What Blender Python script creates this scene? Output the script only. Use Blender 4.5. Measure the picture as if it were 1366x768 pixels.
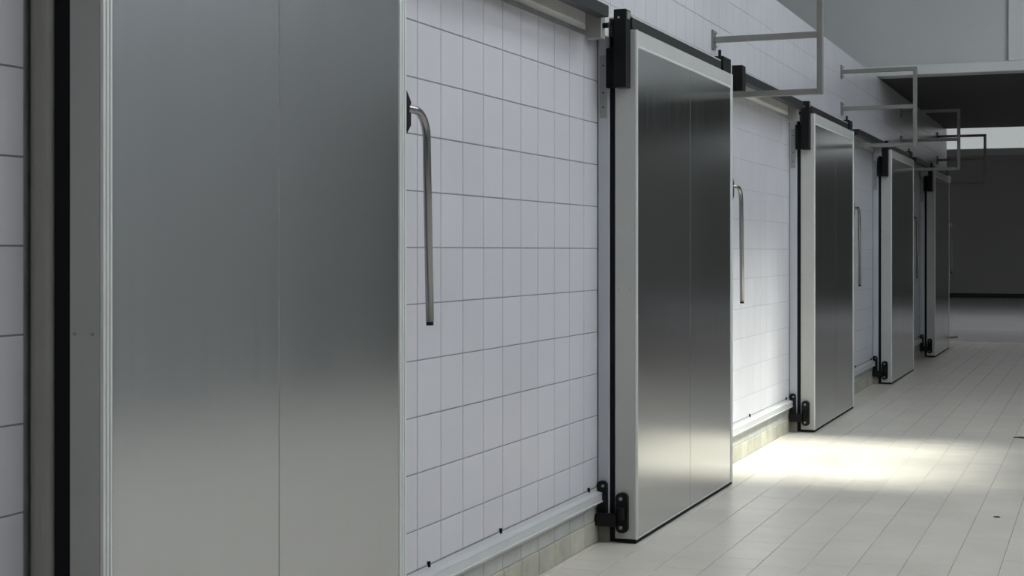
import bpy, bmesh, math, random
from mathutils import Vector, Matrix

random.seed(7)
for o in list(bpy.data.objects):
    bpy.data.objects.remove(o, do_unlink=True)
scene = bpy.context.scene
COL = scene.collection

# ------------------------------------------------------------------ camera
EYE = 1.395                       # camera height, metres
F_PX = 1970.0                     # focal length for a 1366 px wide frame
YAW = math.atan((1475 - 683) / F_PX)
cam_d = bpy.data.cameras.new('camera')
cam_d.sensor_width = 36.0
cam_d.lens = F_PX / 1366 * 36.0
cam_d.shift_y = -(384 - 334) / 1366
cam_d.clip_start = 0.05
cam_d.clip_end = 200
cam = bpy.data.objects.new('camera', cam_d)
COL.objects.link(cam)
cam.location = (0, 0, EYE)
cam.rotation_euler = (math.radians(90), 0, YAW)
scene.camera = cam

# ------------------------------------------------------------------ world, sun, exposure
w = bpy.data.worlds.new('sky')
scene.world = w
w.use_nodes = True
wn = w.node_tree.nodes
wn['Background'].inputs['Color'].default_value = (0.62, 0.76, 1.0, 1)
wn['Background'].inputs['Strength'].default_value = 5.0

sun_d = bpy.data.lights.new('sun', 'SUN')
sun_d.energy = 8.0
sun_d.angle = 0.11
sun_d.color = (1.0, 0.965, 0.90)
sun = bpy.data.objects.new('sun', sun_d)
COL.objects.link(sun)
SUN_ELEV = math.radians(60)
sd = Vector((-math.cos(SUN_ELEV), 0.0, -math.sin(SUN_ELEV)))
sun.rotation_euler = sd.to_track_quat('-Z', 'Y').to_euler()
sun.location = (12, 10, 12)

scene.view_settings.view_transform = 'Standard'
scene.view_settings.look = 'None'
scene.view_settings.gamma = 1.0
scene.view_settings.use_curve_mapping = False
scene.view_settings.exposure = 0.08

FILL_WINDOW = 4.2                 # radiance of the fill windows added in the unseen wall
SKYLIGHT_NEAR = 5.2               # radiance of the diffusing roof lights over the hall
SKYLIGHT_FAR = 2.2                # the same in the unlit hall past the end of the corridor
CLERESTORY = 0.36

# ------------------------------------------------------------------ materials
def nodes_of(name):
    m = bpy.data.materials.new(name)
    m.use_nodes = True
    nt = m.node_tree
    return m, nt, nt.nodes['Principled BSDF']

def simple(name, col, rough=0.5, metal=0.0, noise=0.0, nscale=6.0, bump=0.0, bscale=60.0, rnoise=0.0, stretch=(1, 1, 1), coat=0.0, rnd=0.0):
    m, nt, p = nodes_of(name)
    p.inputs['Base Color'].default_value = (*col, 1)
    p.inputs['Roughness'].default_value = rough
    p.inputs['Metallic'].default_value = metal
    if coat:
        p.inputs['Coat Weight'].default_value = coat
        p.inputs['Coat Roughness'].default_value = 0.08
    N, L = nt.nodes, nt.links
    tc = N.new('ShaderNodeNewGeometry')
    mp = N.new('ShaderNodeVectorMath'); mp.operation = 'MULTIPLY'
    mp.inputs[1].default_value = stretch
    L.new(tc.outputs['Position'], mp.inputs[0])
    src = None
    if noise or rnoise:
        n = N.new('ShaderNodeTexNoise'); n.inputs['Scale'].default_value = nscale
        n.inputs['Detail'].default_value = 6
        n.inputs['Roughness'].default_value = 0.6
        L.new(mp.outputs[0], n.inputs['Vector'])
        if noise:
            r = N.new('ShaderNodeMapRange')
            r.inputs['From Min'].default_value = 0.3; r.inputs['From Max'].default_value = 0.7
            r.inputs['To Min'].default_value = 1 - noise; r.inputs['To Max'].default_value = 1 + noise
            L.new(n.outputs['Fac'], r.inputs['Value'])
            val = r.outputs[0]
            if rnd:
                oi = N.new('ShaderNodeObjectInfo')
                r3 = N.new('ShaderNodeMapRange')
                r3.inputs['To Min'].default_value = 1 - rnd; r3.inputs['To Max'].default_value = 1 + rnd
                L.new(oi.outputs['Random'], r3.inputs['Value'])
                mm = N.new('ShaderNodeMath'); mm.operation = 'MULTIPLY'
                L.new(val, mm.inputs[0]); L.new(r3.outputs[0], mm.inputs[1])
                val = mm.outputs[0]
            mx = N.new('ShaderNodeVectorMath'); mx.operation = 'SCALE'
            mx.inputs[0].default_value = col
            L.new(val, mx.inputs['Scale'])
            L.new(mx.outputs[0], p.inputs['Base Color'])
        if rnoise:
            r2 = N.new('ShaderNodeMapRange')
            r2.inputs['From Min'].default_value = 0.3; r2.inputs['From Max'].default_value = 0.7
            r2.inputs['To Min'].default_value = max(0.02, rough - rnoise); r2.inputs['To Max'].default_value = rough + rnoise
            L.new(n.outputs['Fac'], r2.inputs['Value'])
            L.new(r2.outputs[0], p.inputs['Roughness'])
    if bump:
        b = N.new('ShaderNodeBump'); b.inputs['Strength'].default_value = bump
        b.inputs['Distance'].default_value = 0.002
        n2 = N.new('ShaderNodeTexNoise'); n2.inputs['Scale'].default_value = bscale
        n2.inputs['Detail'].default_value = 3
        L.new(mp.outputs[0], n2.inputs['Vector'])
        L.new(n2.outputs['Fac'], b.inputs['Height'])
        L.new(b.outputs['Normal'], p.inputs['Normal'])
    return m

def glow(name, col, strength):
    m, nt, p = nodes_of(name)
    p.inputs['Base Color'].default_value = (0.8, 0.8, 0.8, 1)
    p.inputs['Emission Color'].default_value = (*col, 1)
    p.inputs['Emission Strength'].default_value = strength
    return m

M = {}
M['tile'] = simple('white_glazed_tile', (0.60, 0.595, 0.63), 0.28, noise=0.03, nscale=1.5, bump=0.05, bscale=12, rnd=0.025)
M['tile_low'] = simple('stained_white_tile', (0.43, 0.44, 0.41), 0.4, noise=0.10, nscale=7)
M['plinth'] = simple('cream_plinth_tile', (0.43, 0.42, 0.345), 0.45, noise=0.2, nscale=5, rnd=0.08)
M['grout'] = simple('grey_grout', (0.33, 0.33, 0.34), 0.9, noise=0.12, nscale=9)
M['grout_pale'] = simple('pale_grout', (0.56, 0.56, 0.57), 0.9, noise=0.08, nscale=4)
M['floor_tile'] = simple('beige_floor_tile', (0.69, 0.645, 0.57), 0.30, noise=0.07, nscale=2.2, bump=0.10, bscale=30, rnoise=0.02, rnd=0.03)
M['floor_grout'] = simple('dirty_floor_grout', (0.37, 0.355, 0.33), 0.9, noise=0.3, nscale=5)
M['steel'] = simple('brushed_stainless_sheet', (0.62, 0.63, 0.63), 0.19, metal=1.0, noise=0.02, nscale=3.0, rnoise=0.02, stretch=(1, 7, 0.12))
M['tube'] = simple('stainless_handle_tube', (0.34, 0.34, 0.34), 0.26, metal=1.0)
M['alu'] = simple('pale_aluminium_profile', (0.70, 0.71, 0.70), 0.42, metal=0.2, noise=0.03)
M['core'] = simple('grey_door_edge', (0.47, 0.475, 0.455), 0.5, noise=0.04, nscale=5)
M['jamb'] = simple('pale_blue_grey_jamb', (0.47, 0.49, 0.53), 0.45, noise=0.03)
M['jamb_grey'] = simple('worn_grey_jamb', (0.36, 0.36, 0.33), 0.5, noise=0.05)
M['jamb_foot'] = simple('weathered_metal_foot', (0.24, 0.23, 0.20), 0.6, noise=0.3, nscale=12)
M['plate'] = simple('dull_zinc_plate', (0.33, 0.335, 0.33), 0.45, metal=0.5)
M['header'] = simple('cream_header_beam', (0.60, 0.60, 0.57), 0.5, noise=0.06, nscale=5)
M['black'] = simple('black_plastic', (0.004, 0.0045, 0.005), 0.5)
M['rubber'] = simple('black_rubber', (0.003, 0.0035, 0.006), 0.7)
M['track'] = simple('dark_track_metal', (0.012, 0.014, 0.015), 0.45)
M['bolt'] = simple('zinc_bolt', (0.55, 0.55, 0.55), 0.35, metal=1.0)
M['rail'] = simple('anodised_guide_rail', (0.62, 0.63, 0.64), 0.36, metal=0.25, noise=0.04)
M['frame'] = simple('galvanised_square_tube', (0.27, 0.27, 0.255), 0.42, metal=0.6, noise=0.06, nscale=14)
M['paint'] = simple('white_wall_paint', (0.62, 0.64, 0.63), 0.7, noise=0.03, nscale=2)
M['bulk'] = simple('grey_white_bulkhead_paint', (0.52, 0.54, 0.53), 0.7, noise=0.03, nscale=1)
M['grey_wall'] = simple('grey_wall_paint', (0.50, 0.50, 0.50), 0.7, noise=0.04, nscale=2)
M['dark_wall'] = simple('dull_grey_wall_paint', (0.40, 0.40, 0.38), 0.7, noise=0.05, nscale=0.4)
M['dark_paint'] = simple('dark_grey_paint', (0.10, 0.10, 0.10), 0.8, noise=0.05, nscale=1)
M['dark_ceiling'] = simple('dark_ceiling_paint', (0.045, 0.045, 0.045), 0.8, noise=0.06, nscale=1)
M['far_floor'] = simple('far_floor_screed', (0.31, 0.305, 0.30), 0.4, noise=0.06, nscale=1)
M['white_frame'] = simple('white_window_frame', (0.6, 0.6, 0.6), 0.5)
M['chip'] = simple('dark_scrap', (0.03, 0.028, 0.025), 0.7)
M['sky_near'] = glow('frosted_roof_light', (0.90, 0.95, 1.0), SKYLIGHT_NEAR)
M['win_fill'] = glow('fill_window_glow', (0.92, 0.96, 1.0), FILL_WINDOW)
M['sky_far'] = glow('dim_frosted_roof_light', (0.93, 0.96, 1.0), SKYLIGHT_FAR)
M['clere'] = glow('frosted_clerestory_glass', (0.93, 0.99, 1.0), CLERESTORY)

def glass_mat():
    m = bpy.data.materials.new('clear_window_glass'); m.use_nodes = True
    nt = m.node_tree; N, L = nt.nodes, nt.links
    for n in list(N):
        N.remove(n)
    out = N.new('ShaderNodeOutputMaterial')
    t = N.new('ShaderNodeBsdfTransparent'); g = N.new('ShaderNodeBsdfGlossy')
    t.inputs['Color'].default_value = (0.93, 0.96, 0.95, 1)
    g.inputs['Roughness'].default_value = 0.03
    mx = N.new('ShaderNodeMixShader'); mx.inputs[0].default_value = 0.06
    L.new(t.outputs[0], mx.inputs[1]); L.new(g.outputs[0], mx.inputs[2]); L.new(mx.outputs[0], out.inputs[0])
    return m
M['glass'] = glass_mat()

for k_ in ('black', 'rubber'):
    M[k_].node_tree.nodes['Principled BSDF'].inputs['Specular IOR Level'].default_value = 0.25

# ------------------------------------------------------------------ mesh helpers
class MB:
    def __init__(s):
        s.bm = bmesh.new()
    def box(s, x0, x1, y0, y1, z0, z1, bev=0.0, seg=1):
        b = s.bm
        r = bmesh.ops.create_cube(b, size=1.0)
        vs = r['verts']
        bmesh.ops.scale(b, vec=(abs(x1 - x0), abs(y1 - y0), abs(z1 - z0)), verts=vs)
        bmesh.ops.translate(b, vec=((x0 + x1) / 2, (y0 + y1) / 2, (z0 + z1) / 2), verts=vs)
        if bev:
            es = list({e for v in vs for e in v.link_edges})
            bmesh.ops.bevel(b, geom=es, offset=bev, segments=seg, affect='EDGES', profile=0.5)
        return s
    def cyl(s, p0, p1, r, n=16):
        p0, p1 = Vector(p0), Vector(p1)
        d = p1 - p0
        mat = Matrix.Translation((p0 + p1) / 2) @ d.to_track_quat('Z', 'Y').to_matrix().to_4x4()
        bmesh.ops.create_cone(s.bm, cap_ends=True, segments=n, radius1=r, radius2=r, depth=d.length, matrix=mat)
        return s
    def tube(s, pts, r, n=16):
        b = s.bm
        pts = [Vector(p) for p in pts]
        rings = []
        for i, p in enumerate(pts):
            t = (pts[min(i + 1, len(pts) - 1)] - pts[max(i - 1, 0)]).normalized()
            u = Vector((1, 0, 0)); v = t.cross(u).normalized(); u = v.cross(t).normalized()
            rings.append([b.verts.new(p + r * (math.cos(2 * math.pi * k / n) * u + math.sin(2 * math.pi * k / n) * v)) for k in range(n)])
        for a, c in zip(rings, rings[1:]):
            for k in range(n):
                b.faces.new((a[k], a[(k + 1) % n], c[(k + 1) % n], c[k]))
        b.faces.new(list(reversed(rings[0]))); b.faces.new(rings[-1])
        return s
    def prism(s, pts, axis, a0, a1):
        """pts: closed outline in the two axes other than `axis` (order: remaining axes ascending)"""
        b = s.bm
        def P(u, v, a):
            return {'x': (a, u, v), 'y': (u, a, v), 'z': (u, v, a)}[axis]
        A = [b.verts.new(P(u, v, a0)) for u, v in pts]
        C = [b.verts.new(P(u, v, a1)) for u, v in pts]
        n = len(pts)
        for k in range(n):
            b.faces.new((A[k], A[(k + 1) % n], C[(k + 1) % n], C[k]))
        b.faces.new(list(reversed(A))); b.faces.new(C)
        return s
    def build(s, name, mat, parent=None, smooth=False):
        bmesh.ops.recalc_face_normals(s.bm, faces=s.bm.faces)
        me = bpy.data.meshes.new(name)
        s.bm.to_mesh(me); s.bm.free()
        me.materials.append(M[mat])
        if smooth:
            me.polygons.foreach_set('use_smooth', [True] * len(me.polygons))
        o = bpy.data.objects.new(name, me)
        COL.objects.link(o)
        if parent:
            o.parent = parent
            o.matrix_parent_inverse = Matrix.Translation(-parent.location)
        return o

def box(name, mat, x0, x1, y0, y1, z0, z1, parent=None, bev=0.0, seg=1):
    return MB().box(x0, x1, y0, y1, z0, z1, bev, seg).build(name, mat, parent)

def tag(o, label=None, cat=None, group=None, kind=None):
    if label: o['label'] = label
    if cat: o['category'] = cat
    if group: o['group'] = group
    if kind: o['kind'] = kind
    return o

def empty(name, loc):
    e = bpy.data.objects.new(name, None)
    e.empty_display_size = 0.1
    COL.objects.link(e)
    e.location = loc
    return e

def rounded(w0, w1, h0, h1, r, n=5):
    pts = []
    for cx, cy, a in ((w1 - r, h0 + r, -90), (w1 - r, h1 - r, 0), (w0 + r, h1 - r, 90), (w0 + r, h0 + r, 180)):
        for k in range(n + 1):
            t = math.radians(a + 90 * k / n)
            pts.append((cx + r * math.cos(t), cy + r * math.sin(t)))
    return pts

# ------------------------------------------------------------------ main dimensions
WX = -2.263            # glazed face of the tiled wall
JX = -2.203            # face of the jambs and of the header beam
BX = -2.176            # back of the doors
DX = -2.071            # front of the doors
RX = 3.5               # opposite wall
TOP = 3.25             # top of the tiled wall
HALL = 6.6             # roof of the hall
BULK = 16.2            # bulkhead
END = 23.5             # end of the corridor
FAR = 46.0             # end wall
J = 0.0045             # joint width
HEAD0, HEAD1 = 2.424, 2.53

# doors: start, end along the wall
DOORS = [(2.68, 4.203), (6.73, 8.68), (11.36, 13.26), (15.74, 17.66), (19.97, 21.86)]

# ------------------------------------------------------------------ structure: shell
wall_left = box('wall_left', 'grout', WX - 0.3, WX - 0.004, -6, END, 0, TOP)
tag(wall_left, 'white tiled wall of the cold rooms, set with the row of steel doors', 'wall', kind='structure')
floor = box('floor', 'floor_grout', -9, 6, -6, END, -0.2, -0.0035)
tag(floor, 'beige tiled corridor floor with a bright patch of sunlight', 'floor', kind='structure')
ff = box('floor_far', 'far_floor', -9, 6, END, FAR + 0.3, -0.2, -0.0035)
tag(ff, 'grey floor of the dim hall past the corridor end', 'floor', kind='structure')

RW = [(-0.6, 3.2), (4.2, 7.4), (8.4, 11.6)]          # glowing fill windows added high in the unseen wall, softening the header shadow
RZ0, RZ1 = 4.75, 6.15
mb = MB()
mb.box(RX, RX + 0.22, -6, BULK, 0, RZ0)
mb.box(RX, RX + 0.22, -6, BULK, RZ1, HALL)
ys = [-6] + [v for q in RW for v in q] + [BULK]
for a, b in zip(ys[0::2], ys[1::2]):
    mb.box(RX, RX + 0.22, a, b, RZ0, RZ1)
tag(mb.build('wall_right', 'grey_wall'), 'grey painted wall facing the row of doors', 'wall', kind='structure')
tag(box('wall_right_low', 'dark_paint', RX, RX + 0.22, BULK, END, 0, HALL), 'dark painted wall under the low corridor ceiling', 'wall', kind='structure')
for i, (a, b) in enumerate(RW):
    wd = empty('window_%d' % (i + 7), (RX + 0.1, (a + b) / 2, RZ0))
    tag(wd, 'added glowing fill window in the grey wall facing the doors', 'window', 'added fill windows', 'structure')
    for k in range(3):
        e0, e1 = a + (b - a) * k / 3, a + (b - a) * (k + 1) / 3
        box('pane', 'win_fill', RX + 0.09, RX + 0.11, e0 + 0.03, e1 - 0.03, RZ0 + 0.04, RZ1 - 0.04, wd)
    for k in range(4):
        e0 = a + (b - a) * k / 3
        box('window_frame', 'white_frame', RX + 0.06, RX + 0.14, max(a, e0 - 0.03), min(b, e0 + 0.03), RZ0 + 0.04, RZ1 - 0.04, wd)
    for e0 in (RZ0, RZ1 - 0.04):
        box('window_frame', 'white_frame', RX + 0.06, RX + 0.14, a, b, e0, e0 + 0.04, wd)

tag(box('wall_back', 'dark_paint', -7.2, RX + 0.22, -6.2, -6, 0, HALL), 'grey wall closing the hall behind the doors row start', 'wall', kind='structure')
tag(box('wall_left_hall', 'paint', -7.2, -7.0, -6, BULK, TOP, HALL), 'white wall above the cold room roof', 'wall', kind='structure')
tag(box('roof', 'paint', -7.2, WX - 0.3, -6, BULK, TOP - 0.12, TOP), 'flat roof of the cold rooms', 'roof', kind='structure')

# hall ceiling with frosted roof lights and a clear one that lets the sun in
SX0, SX1 = 0.94, 3.0
SKY = [(2.0, 4.6, 'sky_near'), (5.6, 8.2, 'sky_near'), (9.0, 11.0, 'glass'), (11.8, 13.8, 'sky_near')]
mb = MB()
mb.box(-7.2, SX0, -6, BULK, HALL, HALL + 0.2)
mb.box(SX1, RX + 0.22, -6, BULK, HALL, HALL + 0.2)
ys = [-6] + [v for q in SKY for v in q[:2]] + [BULK]
for a, b in zip(ys[0::2], ys[1::2]):
    mb.box(SX0, SX1, a, b, HALL, HALL + 0.2)
tag(mb.build('ceiling', 'paint'), 'white hall ceiling with a strip of roof lights', 'ceiling', kind='structure')
for i, (c, d, pm) in enumerate(SKY):
    wd = empty('window_%d' % (i + 1), ((SX0 + SX1) / 2, (c + d) / 2, HALL + 0.1))
    if pm == 'glass':
        tag(wd, 'clear glass roof light in the white hall ceiling', 'roof light', None, 'structure')
    else:
        tag(wd, 'frosted roof light in the white hall ceiling', 'roof light', 'frosted roof lights', 'structure')
    for k in range(2):
        e0 = c + (d - c) * k / 2; e1 = c + (d - c) * (k + 1) / 2
        box('pane', pm, SX0 + 0.03, SX1 - 0.03, e0 + 0.03, e1 - 0.03, HALL + 0.09, HALL + 0.11, wd)
    for k in range(3):
        e0 = c + (d - c) * k / 2
        box('window_frame', 'white_frame', SX0, SX1, max(c, e0 - 0.03), min(d, e0 + 0.03), HALL + 0.06, HALL + 0.14, wd)
    for e0 in (SX0, SX1 - 0.03):
        box('window_frame', 'white_frame', e0, e0 + 0.03, c + 0.03, d - 0.03, HALL + 0.06, HALL + 0.14, wd)
# bulkhead across the corridor, framed by a raised border
bk = empty('wall_front', (0, BULK, TOP))
tag(bk, 'grey white bulkhead hanging across the corridor above the doors', 'wall', kind='structure')
box('panel', 'bulk', -7.2, RX, BULK, BULK + 0.2, TOP + 0.01, HALL, bk)
box('border', 'paint', -7.2, RX, BULK - 0.05, BULK, TOP + 0.01, TOP + 0.115, bk, 0.006)
box('border', 'paint', -0.94, -0.30, BULK - 0.05, BULK, TOP + 0.115, HALL, bk, 0.006)
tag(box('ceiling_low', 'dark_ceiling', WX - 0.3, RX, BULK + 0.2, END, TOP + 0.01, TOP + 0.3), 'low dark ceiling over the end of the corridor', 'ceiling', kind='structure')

# hall past the end of the corridor
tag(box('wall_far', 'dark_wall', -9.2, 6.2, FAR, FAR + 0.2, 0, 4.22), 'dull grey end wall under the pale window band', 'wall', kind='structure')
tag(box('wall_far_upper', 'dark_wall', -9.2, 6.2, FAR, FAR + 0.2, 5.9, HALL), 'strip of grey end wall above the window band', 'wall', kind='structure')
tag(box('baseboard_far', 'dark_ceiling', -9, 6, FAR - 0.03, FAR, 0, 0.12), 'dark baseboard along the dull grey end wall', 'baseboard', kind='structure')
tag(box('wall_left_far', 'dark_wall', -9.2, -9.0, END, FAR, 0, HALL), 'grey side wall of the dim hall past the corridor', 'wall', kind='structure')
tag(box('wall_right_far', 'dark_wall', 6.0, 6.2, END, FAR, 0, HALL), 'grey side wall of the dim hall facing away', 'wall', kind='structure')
mb = MB()
mb.box(-9.2, WX - 0.3, END - 0.2, END, 0, HALL)
mb.box(WX - 0.3, RX, END - 0.2, END, TOP + 0.3, HALL)
mb.box(RX + 0.22, 6.2, END - 0.2, END, 0, HALL)
tag(mb.build('wall_end', 'dark_wall'), 'grey wall round the corridor mouth seen from the dim hall', 'wall', kind='structure')
fx0, fx1, fy0, fy1 = -5.0, 4.0, 27.5, 32.5
mb = MB()
mb.box(-9.2, fx0, END, FAR, HALL, HALL + 0.2); mb.box(fx1, 6.2, END, FAR, HALL, HALL + 0.2)
mb.box(fx0, fx1, END, fy0, HALL, HALL + 0.2); mb.box(fx0, fx1, fy1, FAR, HALL, HALL + 0.2)
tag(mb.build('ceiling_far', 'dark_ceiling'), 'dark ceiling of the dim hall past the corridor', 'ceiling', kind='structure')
wf = empty('window_5', (0, 29, HALL))
tag(wf, 'dim frosted roof light in the dark far ceiling', 'roof light', kind='structure')
for k in range(3):
    a = fx0 + 3 * k
    box('pane', 'sky_far', a + 0.03, a + 2.97, fy0 + 0.03, fy1 - 0.03, HALL + 0.09, HALL + 0.11, wf)
for k in range(4):
    a = fx0 + 3 * k
    box('window_frame', 'white_frame', max(fx0, a - 0.03), min(fx1, a + 0.03), fy0, fy1, HALL + 0.05, HALL + 0.14, wf)
wc = empty('window_6', (0, FAR + 0.1, 4.22))
tag(wc, 'pale frosted window band high on the end wall', 'window', kind='structure')
n = 2
for k in range(n):
    a = -9.0 + 15.0 * k / n
    b = -9.0 + 15.0 * (k + 1) / n
    box('pane', 'clere', a + 0.01, b - 0.01, FAR + 0.08, FAR + 0.1, 4.43, 5.9, wc)
box('sill', 'paint', -9.0, 6.0, FAR - 0.05, FAR + 0.12, 4.22, 4.27, wc)
box('window_frame', 'paint', -9.0, 6.0, FAR + 0.05, FAR + 0.12, 4.27, 4.43, wc)

# ------------------------------------------------------------------ tiles
def tile_data(name, a, b, t, mat, ch=0.0012, normal='x'):
    """one glazed tile, a wide (along the wall), b high, t thick, chamfered at the face; back at 0"""
    A, B = a / 2, b / 2
    v = [(0, -A, -B), (0, A, -B), (0, A, B), (0, -A, B)]
    v += [(t - ch, -A, -B), (t - ch, A, -B), (t - ch, A, B), (t - ch, -A, B)]
    v += [(t, -A + ch, -B + ch), (t, A - ch, -B + ch), (t, A - ch, B - ch), (t, -A + ch, B - ch)]
    f = [(8, 9, 10, 11)]
    for k in range(4):
        q = (k + 1) % 4
        f.append((k, q, q + 4, k + 4)); f.append((k + 4, q + 4, q + 8, k + 8))
    if normal == 'z':
        v = [(y, z, x) for x, y, z in v]
    me = bpy.data.meshes.new(name)
    me.from_pydata(v, [], f); me.update()
    if mat: me.materials.append(M[mat])
    return me

def put(name, me, loc, parent):
    o = bpy.data.objects.new(name, me)
    COL.objects.link(o)
    o.location = loc
    o.parent = parent
    return o

def joined(name, items, mat, parent):
    """items: (mesh, location) pairs joined into one stuff part"""
    V, Fc = [], []
    for me, loc in items:
        n0 = len(V)
        V.extend(tuple(c + d for c, d in zip(v.co, loc)) for v in me.vertices)
        Fc.extend(tuple(i + n0 for i in p.vertices) for p in me.polygons)
    me = bpy.data.meshes.new(name); me.from_pydata(V, [], Fc); me.update()
    me.materials.append(M[mat])
    o = bpy.data.objects.new(name, me); COL.objects.link(o); o.parent = parent
    o['kind'] = 'stuff'
    return o

P = 0.2
TILE_FULL = tile_data('wall_tile', P - J, P - J, 0.004, 'tile')
cache = {}
def wall_tile_mesh(w_, h_, mat):
    k = (round(w_, 3), round(h_, 3), mat)
    if k == (round(P - J, 3), round(P - J, 3), 'tile'):
        return TILE_FULL
    if k not in cache:
        cache[k] = tile_data('wall_tile', w_, h_, 0.004, mat)
    return cache[k]

def columns(y0, y1):
    """tile columns between two jambs on the common 0.2 m grid"""
    g = 0.13                                  # grid phase: joints at 4.73, 4.93 ...
    out = []
    k = math.floor((y0 - g) / P)
    while g + k * P < y1:
        a, b = max(y0, g + k * P), min(y1, g + (k + 1) * P)
        if b - a > 0.02:
            out.append((a, b))
        k += 1
    return out

LOW_ROWS = [(0.105, 0.205)] + [(0.205 + P * k, 0.205 + P * (k + 1)) for k in range(11)] + [(2.405, HEAD0)]
UP_ROWS = [(HEAD1, 2.605), (2.605, 2.805), (2.805, 3.005), (3.005, TOP)]
gaps = [(-1.0, DOORS[0][0])] + [(DOORS[i][1], DOORS[i + 1][0]) for i in range(4)] + [(DOORS[4][1], END)]
far_items, far_low, far_pl = [], [], []
single = 0
for gi, (ya, yb) in enumerate(gaps):
    for a, b in columns(ya + (0.0 if gi else 0), yb):
        near = (gi == 0 and a > 2.2) or gi == 1
        near23 = gi == 2 and (a + b) / 2 > 8.85
        for r, (z0, z1) in enumerate(LOW_ROWS):
            if z1 - z0 < 0.03: 
                continue
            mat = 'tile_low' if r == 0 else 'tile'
            me = wall_tile_mesh(b - a - J, z1 - z0 - J, mat)
            loc = (WX - 0.004, (a + b) / 2, (z0 + z1) / 2)
            if near and (gi == 1 or z0 > 0.3) and single < 300:
                put('wall_tile', me, loc, wall_left); single += 1
            elif near23 and single < 300:
                put('wall_tile', me, loc, wall_left); single += 1
            else:
                (far_low if r == 0 else far_items).append((me, loc))
        pm = tile_data('plinth_tile', b - a - J, 0.105 - J * 0.5, 0.009, 'plinth', 0.004) if near or near23 else tile_data('plinth_tile', b - a - J, 0.105 - J * 0.5, 0.009, 'plinth', 0.004)
        loc = (WX - 0.004, (a + b) / 2, 0.0525)
        if near and gi == 1 or near23:
            put('plinth_tile', pm, loc, wall_left)
        else:
            far_pl.append((pm, loc))
joined('distant_wall_tiles', far_items, 'tile', wall_left)
joined('distant_low_tiles', far_low, 'tile_low', wall_left)
joined('distant_plinth_tiles', far_pl, 'plinth', wall_left)
box('pale_grout_bed', 'grout_pale', WX - 0.0045, WX - 0.0032, DOORS[1][1], END, 0.0, HEAD0, wall_left)
# upper band of tiles above the header
wu = box('wall_left_upper', 'grout_pale', WX - 0.0045, WX - 0.0032, -6, END, HEAD1, TOP)
tag(wu, 'band of white tiles above the black door tracks', 'wall', kind='structure')
items = []
for a, b in columns(-1.0, END):
    for z0, z1 in UP_ROWS:
        if z1 - z0 < 0.03: continue
        me = wall_tile_mesh(b - a - J * 0.7, z1 - z0 - J * 0.7, 'tile')
        loc = (WX - 0.004, (a + b) / 2, (z0 + z1) / 2)
        if 6.1 < a < 15.9:
            put('wall_tile', me, loc, wu)
        else:
            items.append((me, loc))
joined('distant_wall_tiles', items, 'tile', wu)

# floor tiles, running bond
FT = tile_data('floor_tile', 0.2 - 0.004, 0.2 - 0.004, 0.0035, 'floor_tile', 0.0008, 'z')
items = []
cands = []
fx = -0.63 - 0.2 * 9
c = 0
while fx < RX - 0.1:
    off = 0.1 if c % 2 else 0.0
    y = -1.0 + off
    while y < END:
        cx_, cy_ = fx + 0.1, y + 0.1
        if cx_ - 0.1 > WX - 0.3 and cx_ + 0.1 < RX:
            cands.append((cx_, cy_))
        y += 0.2
    fx += 0.2; c += 1
ct, st = math.cos(YAW), math.sin(YAW)
def frame_xy(x, y, z=0):
    Z = -st * x + ct * y
    if Z < 0.3: return None
    return 683 + F_PX * (ct * x + st * y) / Z, 334 - F_PX * (z - EYE) / Z, Z
vis = []
for p in cands:
    q = frame_xy(*p)
    if q and -10 < q[0] < 1376 and q[1] < 780 and p[0] > -2.26:
        # hidden behind a door slab?
        if any(a < p[1] < b and p[0] < DX for a, b in DOORS):
            continue
        vis.append((q[2], p))
vis.sort()
chosen = {p for _, p in vis[:300]}
for p in cands:
    jz = -0.0035 + random.uniform(-0.0004, 0.0002)
    if p in chosen:
        put('floor_tile', FT, (p[0], p[1], jz), floor)
    else:
        items.append((FT, (p[0], p[1], jz)))
joined('distant_floor_tiles', items, 'floor_tile', floor)

# ------------------------------------------------------------------ header beam
tag(box('trim_1', 'header', WX, JX, -6, END, HEAD0, HEAD1, None, 0.004), 'pale header beam carrying the black tracks over all the doors', 'trim', kind='structure')

# ------------------------------------------------------------------ jambs, doors, tracks, guides
ORD = ['first', 'second', 'third', 'fourth', 'fifth and last']
DOOR_LABEL = [
    'narrower brushed stainless sliding door, first in the row, with a black handle mount',
    'second brushed stainless sliding door in the row, its handle against the sunlit tiles',
    'third stainless sliding door in the row, standing just past the sunlit floor patch',
    'fourth stainless sliding door in the row, standing under the bulkhead edge',
    'fifth and last stainless sliding door in the row, in the dim corridor end']

def ridged_profile(name, y0, y1, z0, z1, parent, mat='alu', x=DX, depth=0.007):
    """extruded edge profile with two grooves, running up the door"""
    w_ = y1 - y0
    xs = [(x, y0), (x + depth, y0 + 0.002)]
    for k in range(2):
        g = y0 + w_ * (k + 1) / 3
        q = min(0.0035, w_ * 0.1); xs += [(x + depth, g - q), (x + depth - 0.004, g - q * 0.7), (x + depth - 0.004, g + q * 0.7), (x + depth, g + q)]
    xs += [(x + depth, y1 - 0.002), (x, y1)]
    return MB().prism(xs, 'z', z0, z1).build(name, mat, parent)

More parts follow.
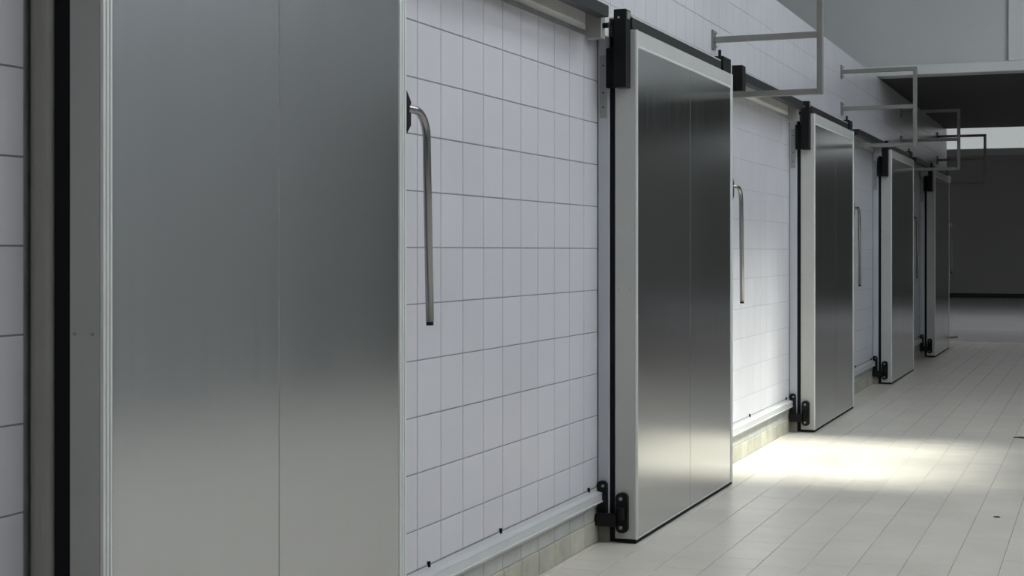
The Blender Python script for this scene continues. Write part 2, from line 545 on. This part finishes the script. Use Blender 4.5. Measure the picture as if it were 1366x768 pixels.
for i, (Y0, Y1) in enumerate(DOORS):
    n = i + 1
    # --- jamb (setting)
    jt = empty('trim_%d' % (n + 1), (JX, Y0, 0))
    tag(jt, 'pale metal jamb posts framing the opening of the %s steel door' % ORD[i], 'trim', kind='structure')
    for a in (Y0, Y1 - 0.14):
        box('jamb_post', 'jamb_grey' if i == 0 else 'jamb', WX + 0.001, JX + (0.018 if i == 0 else 0), a, a + 0.12, 0.125, HEAD0, jt, 0.03 if i == 0 else 0.004, 5 if i == 0 else 1)
        box('jamb_foot', 'jamb_foot', WX + 0.001, JX + 0.001, a - 0.003, a + 0.12, 0.0, 0.125, jt, 0.003)
    sp = MB().box(WX + 0.012, WX + 0.048, Y0 - 0.004, Y0, 2.03, 2.33, 0.001).build('strike_plate', 'plate', jt)
    for zz in (2.08, 2.15, 2.28):
        MB().cyl((WX + 0.03, Y0 - 0.006, zz), (WX + 0.03, Y0 - 0.003, zz), 0.004, 10).build('screw', 'rubber', sp)

    # --- door
    front = DX
    back = BX
    if i == 0:
        front, back = -2.052, -2.140
    d = empty('door_%d' % n, (front, (Y0 + Y1) / 2, 0))
    tag(d, DOOR_LABEL[i], 'door', 'stainless sliding doors of the cold rooms', 'structure')
    ZT, ZB = 2.445, 0.02
    box('slab', 'core', back, front - 0.002, Y0, Y1, ZB, ZT, d, 0.004)
    wl, wrr, wt, wb = (0.036 if i == 0 else 0.024), 0.05, 0.085, 0.006
    mid = (Y0 + Y1) / 2 + (0.01 if i else -0.01)
    for a, b in ((Y0 + wl + 0.003, mid - 0.0028), (mid + 0.0028, Y1 - wrr - 0.004)):
        box('face_sheet', 'steel', front - 0.003, front + 0.0015, a, b, ZB + wb, ZT - wt, d, 0.0006)
    ridged_profile('edge_profile', Y0, Y0 + wl, ZB, ZT, d, x=front - 0.003)
    ridged_profile('edge_profile', Y1 - wrr, Y1, ZB, ZT, d, x=front - 0.003)
    tp = box('top_rail', 'core', front - 0.003, front + 0.003, Y0 + wl, Y1 - wrr, ZT - wt + 0.014, ZT, d, 0.002)
    box('rail_lip', 'alu', front - 0.003, front + 0.006, Y0 + wl, Y1 - wrr, ZT - wt, ZT - wt + 0.014, tp, 0.002)
    box('bottom_rail', 'alu', front - 0.003, front + 0.003, Y0 + wl, Y1 - wrr, ZB, ZB + wb, d, 0.001)
    box('bottom_seal', 'rubber', back + 0.004, front - 0.001, Y0 + 0.003, Y1 - 0.003, 0.002, ZB, d)
    # gasket between jamb and slab
    gs = MB()
    gs.box(JX + (0.019 if i == 0 else 0.001), back, Y0 + 0.006, Y0 + 0.05, 0.004, ZT - 0.03)
    gs.box(JX + (0.019 if i == 0 else 0.001), back, Y1 - 0.05, Y1 - 0.006, 0.004, ZT - 0.03)
    gs.box(JX + 0.001, back, Y0 + 0.05, Y1 - 0.05, ZT - 0.08, ZT - 0.03)
    gs.build('gasket', 'rubber', d)
    for fx_ in (0.18, 0.72):
        xx = back + (front - back) * fx_
        MB().cyl((xx, Y0 - 0.0015, 1.21), (xx, Y0 + 0.001, 1.21), 0.0045, 10).build('screw', 'plate', d)
    # hanger at the jamb end
    hx0, hx1 = -2.159, -2.097
    h = box('hanger', 'black', hx0, hx1, Y0 - 0.075, Y0, 2.166, 2.535, d, 0.004, 2)
    MB().cyl((hx0 + 0.026, Y0 - 0.078, 2.495), (hx0 + 0.026, Y0 - 0.074, 2.495), 0.005, 10).build('screw', 'bolt', h)
    box('hanger_clip', 'plate', hx1, hx1 + 0.003, Y0 - 0.06, Y0 - 0.02, 2.49, 2.525, h, 0.001)
    box('side_seal', 'rubber', JX - 0.008, hx0, Y0 - 0.03, Y0 - 0.001, 2.17, 2.36, d, 0.003)
    # hanger at the handle end
    h2 = box('hanger', 'black', -2.15, -2.085, Y1 - 0.16, Y1 + 0.03, 2.447, 2.54, d, 0.004, 2)
    MB().cyl((-2.10, Y1 - 0.19, 2.49), (-2.10, Y1 - 0.19, 2.57), 0.009, 10).build('pin', 'black', d)
    # handle
    hz1, hz0 = (1.845, 1.15) if i == 0 else (1.777, 1.07)
    ext = (0.02, 0.10, 0.20, 0.20, 0.20)[i]
    R = 0.085
    hx = front - 0.002
    hd = MB().prism([(Y1, hz1 - 0.082), (Y1 + 0.032, hz1 - 0.052), (Y1 + 0.032, hz1 + 0.022), (Y1, hz1 + 0.056)], 'x', hx - 0.05, hx + 0.006).build('handle_mount', 'black', d)
    pts = [(hx, Y1 + 0.02, hz1), (hx, Y1 + 0.055 + ext, hz1)]
    for k in range(1, 10):
        t = math.pi / 2 * k / 9
        pts.append((hx, Y1 + ext + 0.055 + R * math.sin(t), hz1 - R * (1 - math.cos(t))))
    pts.append((hx, Y1 + ext + 0.165, hz0 + 0.012))
    hb = MB().tube(pts, 0.0135).build('handle_tube', 'tube', d, smooth=True)
    MB().cyl((hx, Y1 + ext + 0.1651, hz0), (hx, Y1 + ext + 0.165, hz0 + 0.012), 0.0125, 14).build('handle_cap', 'rubber', hb)

    # --- overhead track above the door and along the wall bay before it
    tr = empty('door_track', (-2.12, Y0, 2.45))
    tag(tr, 'black overhead sliding track over the %s steel door' % ORD[i], 'track', 'overhead sliding door tracks')
    tx0, tx1, tz0, tz1 = -2.145, -2.088, 2.450, 2.504
    prev = DOORS[i - 1][1] + 0.42 if i else -1.0
    box('track_channel', 'track', tx0, tx1, prev, Y0 - 0.36, tz0, tz1, tr, 0.003)
    box('track_channel', 'track', tx0, tx1, Y0 + 0.002, Y1 - 0.205, tz0, tz1, tr, 0.003)
    MB().box(JX, tx1 - 0.002, prev, Y0 - 0.36, tz1, tz1 + 0.006).build('track_flange', 'header', tr)
    MB().box(JX, tx1 - 0.002, Y0 + 0.002, Y1 - 0.205, tz1, tz1 + 0.006).build('track_flange', 'header', tr)
    st_ = box('end_stop', 'plate', JX, tx0 + 0.02, Y0 - 0.355, Y0 - 0.30, 2.36, 2.50, tr, 0.003)
    MB().cyl((tx0 + 0.02, Y0 - 0.33, 2.42), (tx0 + 0.045, Y0 - 0.33, 2.42), 0.012, 12).build('bolt', 'rubber', st_)
    box('stop_plate', 'header', JX, JX + 0.03, Y0 - 0.2, Y0 - 0.1, 2.40, 2.51, tr, 0.002)
    if i == 2:
        box('end_cap', 'black', -2.153, -2.085, prev - 0.09, prev, 2.384, 2.543, tr, 0.004, 2)

    # --- guide rail along the foot of the wall bay before the door
    if i:
        r0, r1 = DOORS[i - 1][1] + 0.42, Y0 - 0.028
        gr = empty('guide_rail', (WX, r0, 0.2))
        tag(gr, 'pale metal guide rail on the tiled wall before the %s steel door' % ORD[i], 'guide rail', 'guide rails along the foot of the wall')
        x = WX + 0.0005
        prof = [(x, 0.200), (x + 0.022, 0.200), (x + 0.022, 0.196), (x + 0.036, 0.196), (x + 0.036, 0.201), (x + 0.031, 0.203), (x + 0.031, 0.234), (x + 0.033, 0.238), (x + 0.029, 0.241), (x + 0.006, 0.246), (x + 0.004, 0.262), (x, 0.262)]
        MB().prism(prof, 'y', r0, r1).build('rail_bar', 'rail', gr)
        MB().box(x, x + 0.006, r0, r1, 0.172, 0.204).build('rail_flange', 'rail', gr)
        MB().box(x, x + 0.003, r0, r1, 0.262, 0.267).build('shadow_gap_strip', 'jamb_foot', gr)  # dark strip standing in for the shadow gap between wall and rail top
        for yy in [r0 + 0.19, r0 + 0.87, r1 - 0.12]:
            MB().cyl((x + 0.006, yy, 0.258), (x + 0.006, yy, 0.278), 0.006, 10).build('bolt', 'rubber', gr)

    # --- roller guide joining rail, jamb and door edge
    gd = empty('roller_guide', (-2.18, Y0, 0.05))
    tag(gd, 'black roller guide at the foot of the %s steel door' % ORD[i], 'roller guide', 'black roller guides at the door feet')
    y_ = Y0 - 0.0035
    MB().prism(rounded(WX + 0.004, WX + 0.054, 0.10, 0.295, 0.022), 'y', y_ - 0.022, y_).build('jamb_plate', 'black', gd)
    box('arm', 'black', WX + 0.004, back + 0.02, y_ - 0.05, y_ - 0.022, 0.082, 0.145, gd, 0.008, 2)
    dp = MB().prism(rounded(back + 0.012, back + 0.07, 0.052, 0.243, 0.024), 'y', y_ - 0.022, y_ + 0.0034).build('door_plate', 'black', gd)
    MB().cyl((back + 0.041, y_ - 0.034, 0.115), (back + 0.041, y_ - 0.034, 0.175), 0.019, 16).build('roller', 'rubber', gd, smooth=False)
    for zz in (0.215, 0.078):
        MB().cyl((back + 0.038, y_ - 0.028, zz), (back + 0.038, y_ - 0.022, zz), 0.0085, 12).build('bolt', 'plate', dp)
    MB().cyl((WX + 0.036, y_ - 0.028, 0.272), (WX + 0.036, y_ - 0.022, 0.272), 0.007, 12).build('bolt', 'plate', gd)

# the far guide at the handle end of the last door
gd = empty('roller_guide', (-2.1, DOORS[4][1], 0.05))
tag(gd, 'black end guide past the handle edge of the last steel door', 'roller guide')
yy = DOORS[4][1] + 0.002
box('foot_block', 'black', -2.16, -2.08, yy, yy + 0.10, 0.004, 0.20, gd, 0.006)
MB().cyl((-2.10, yy + 0.10, 0.15), (-2.0, yy + 0.34, 0.15), 0.022, 12).build('spigot', 'plate', gd)

# ------------------------------------------------------------------ bracket frames standing out from the upper wall
FR = [(8.97, 'past the second steel door'), (13.76, 'past the third steel door'), (18.03, 'past the fourth steel door'), (22.10, 'past the last steel door')]
for yf, where in FR:
    e = empty('bracket_frame', (WX, yf, 2.70))
    tag(e, 'galvanised square tube bracket frame standing out from the wall ' + where, 'bracket', 'tube bracket frames above the doors')
    h_ = 0.018
    for zz in (2.355, 2.70, 3.04):
        box('arm', 'frame', WX + 0.012, -1.60 - h_, yf - h_, yf + h_, zz - h_, zz + h_, e, 0.003)
        pl = box('wall_plate', 'frame', WX + 0.0005, WX + 0.012, yf - 0.035, yf + 0.035, zz - 0.06, zz + 0.06, e, 0.001)
        for s_ in (-1, 1):
            MB().cyl((WX + 0.012, yf, zz + s_ * 0.042), (WX + 0.03, yf, zz + s_ * 0.042), 0.006, 8).build('bolt', 'bolt', pl)
    box('upright', 'frame', -1.60 - h_, -1.60 + h_, yf - h_, yf + h_, 2.355 - h_, 3.04 + h_, e, 0.003)

# ------------------------------------------------------------------ scraps on the floor
for (px, py, sz, lab) in ((1330, 690, 0.016, 'small dark scrap lying alone on the grey floor tiles'), (1362, 584, 0.05, 'larger dark scrap lying on the floor past the sunlit patch')):
    Z = F_PX * EYE / (py - 334)
    u = (px - 683) / F_PX
    x, y = Z * (-st + u * ct), Z * (ct + u * st)
    pts = [(x + sz * r * math.cos(a), y + sz * r * math.sin(a)) for a, r in ((0, 1), (0.8, .7), (1.6, .9), (2.5, .6), (3.3, 1.1), (4.2, .5), (5.2, .8))]
    tag(MB().prism(pts, 'z', 0.0004, 0.006).build('floor_scrap', 'chip'), lab, 'scrap')
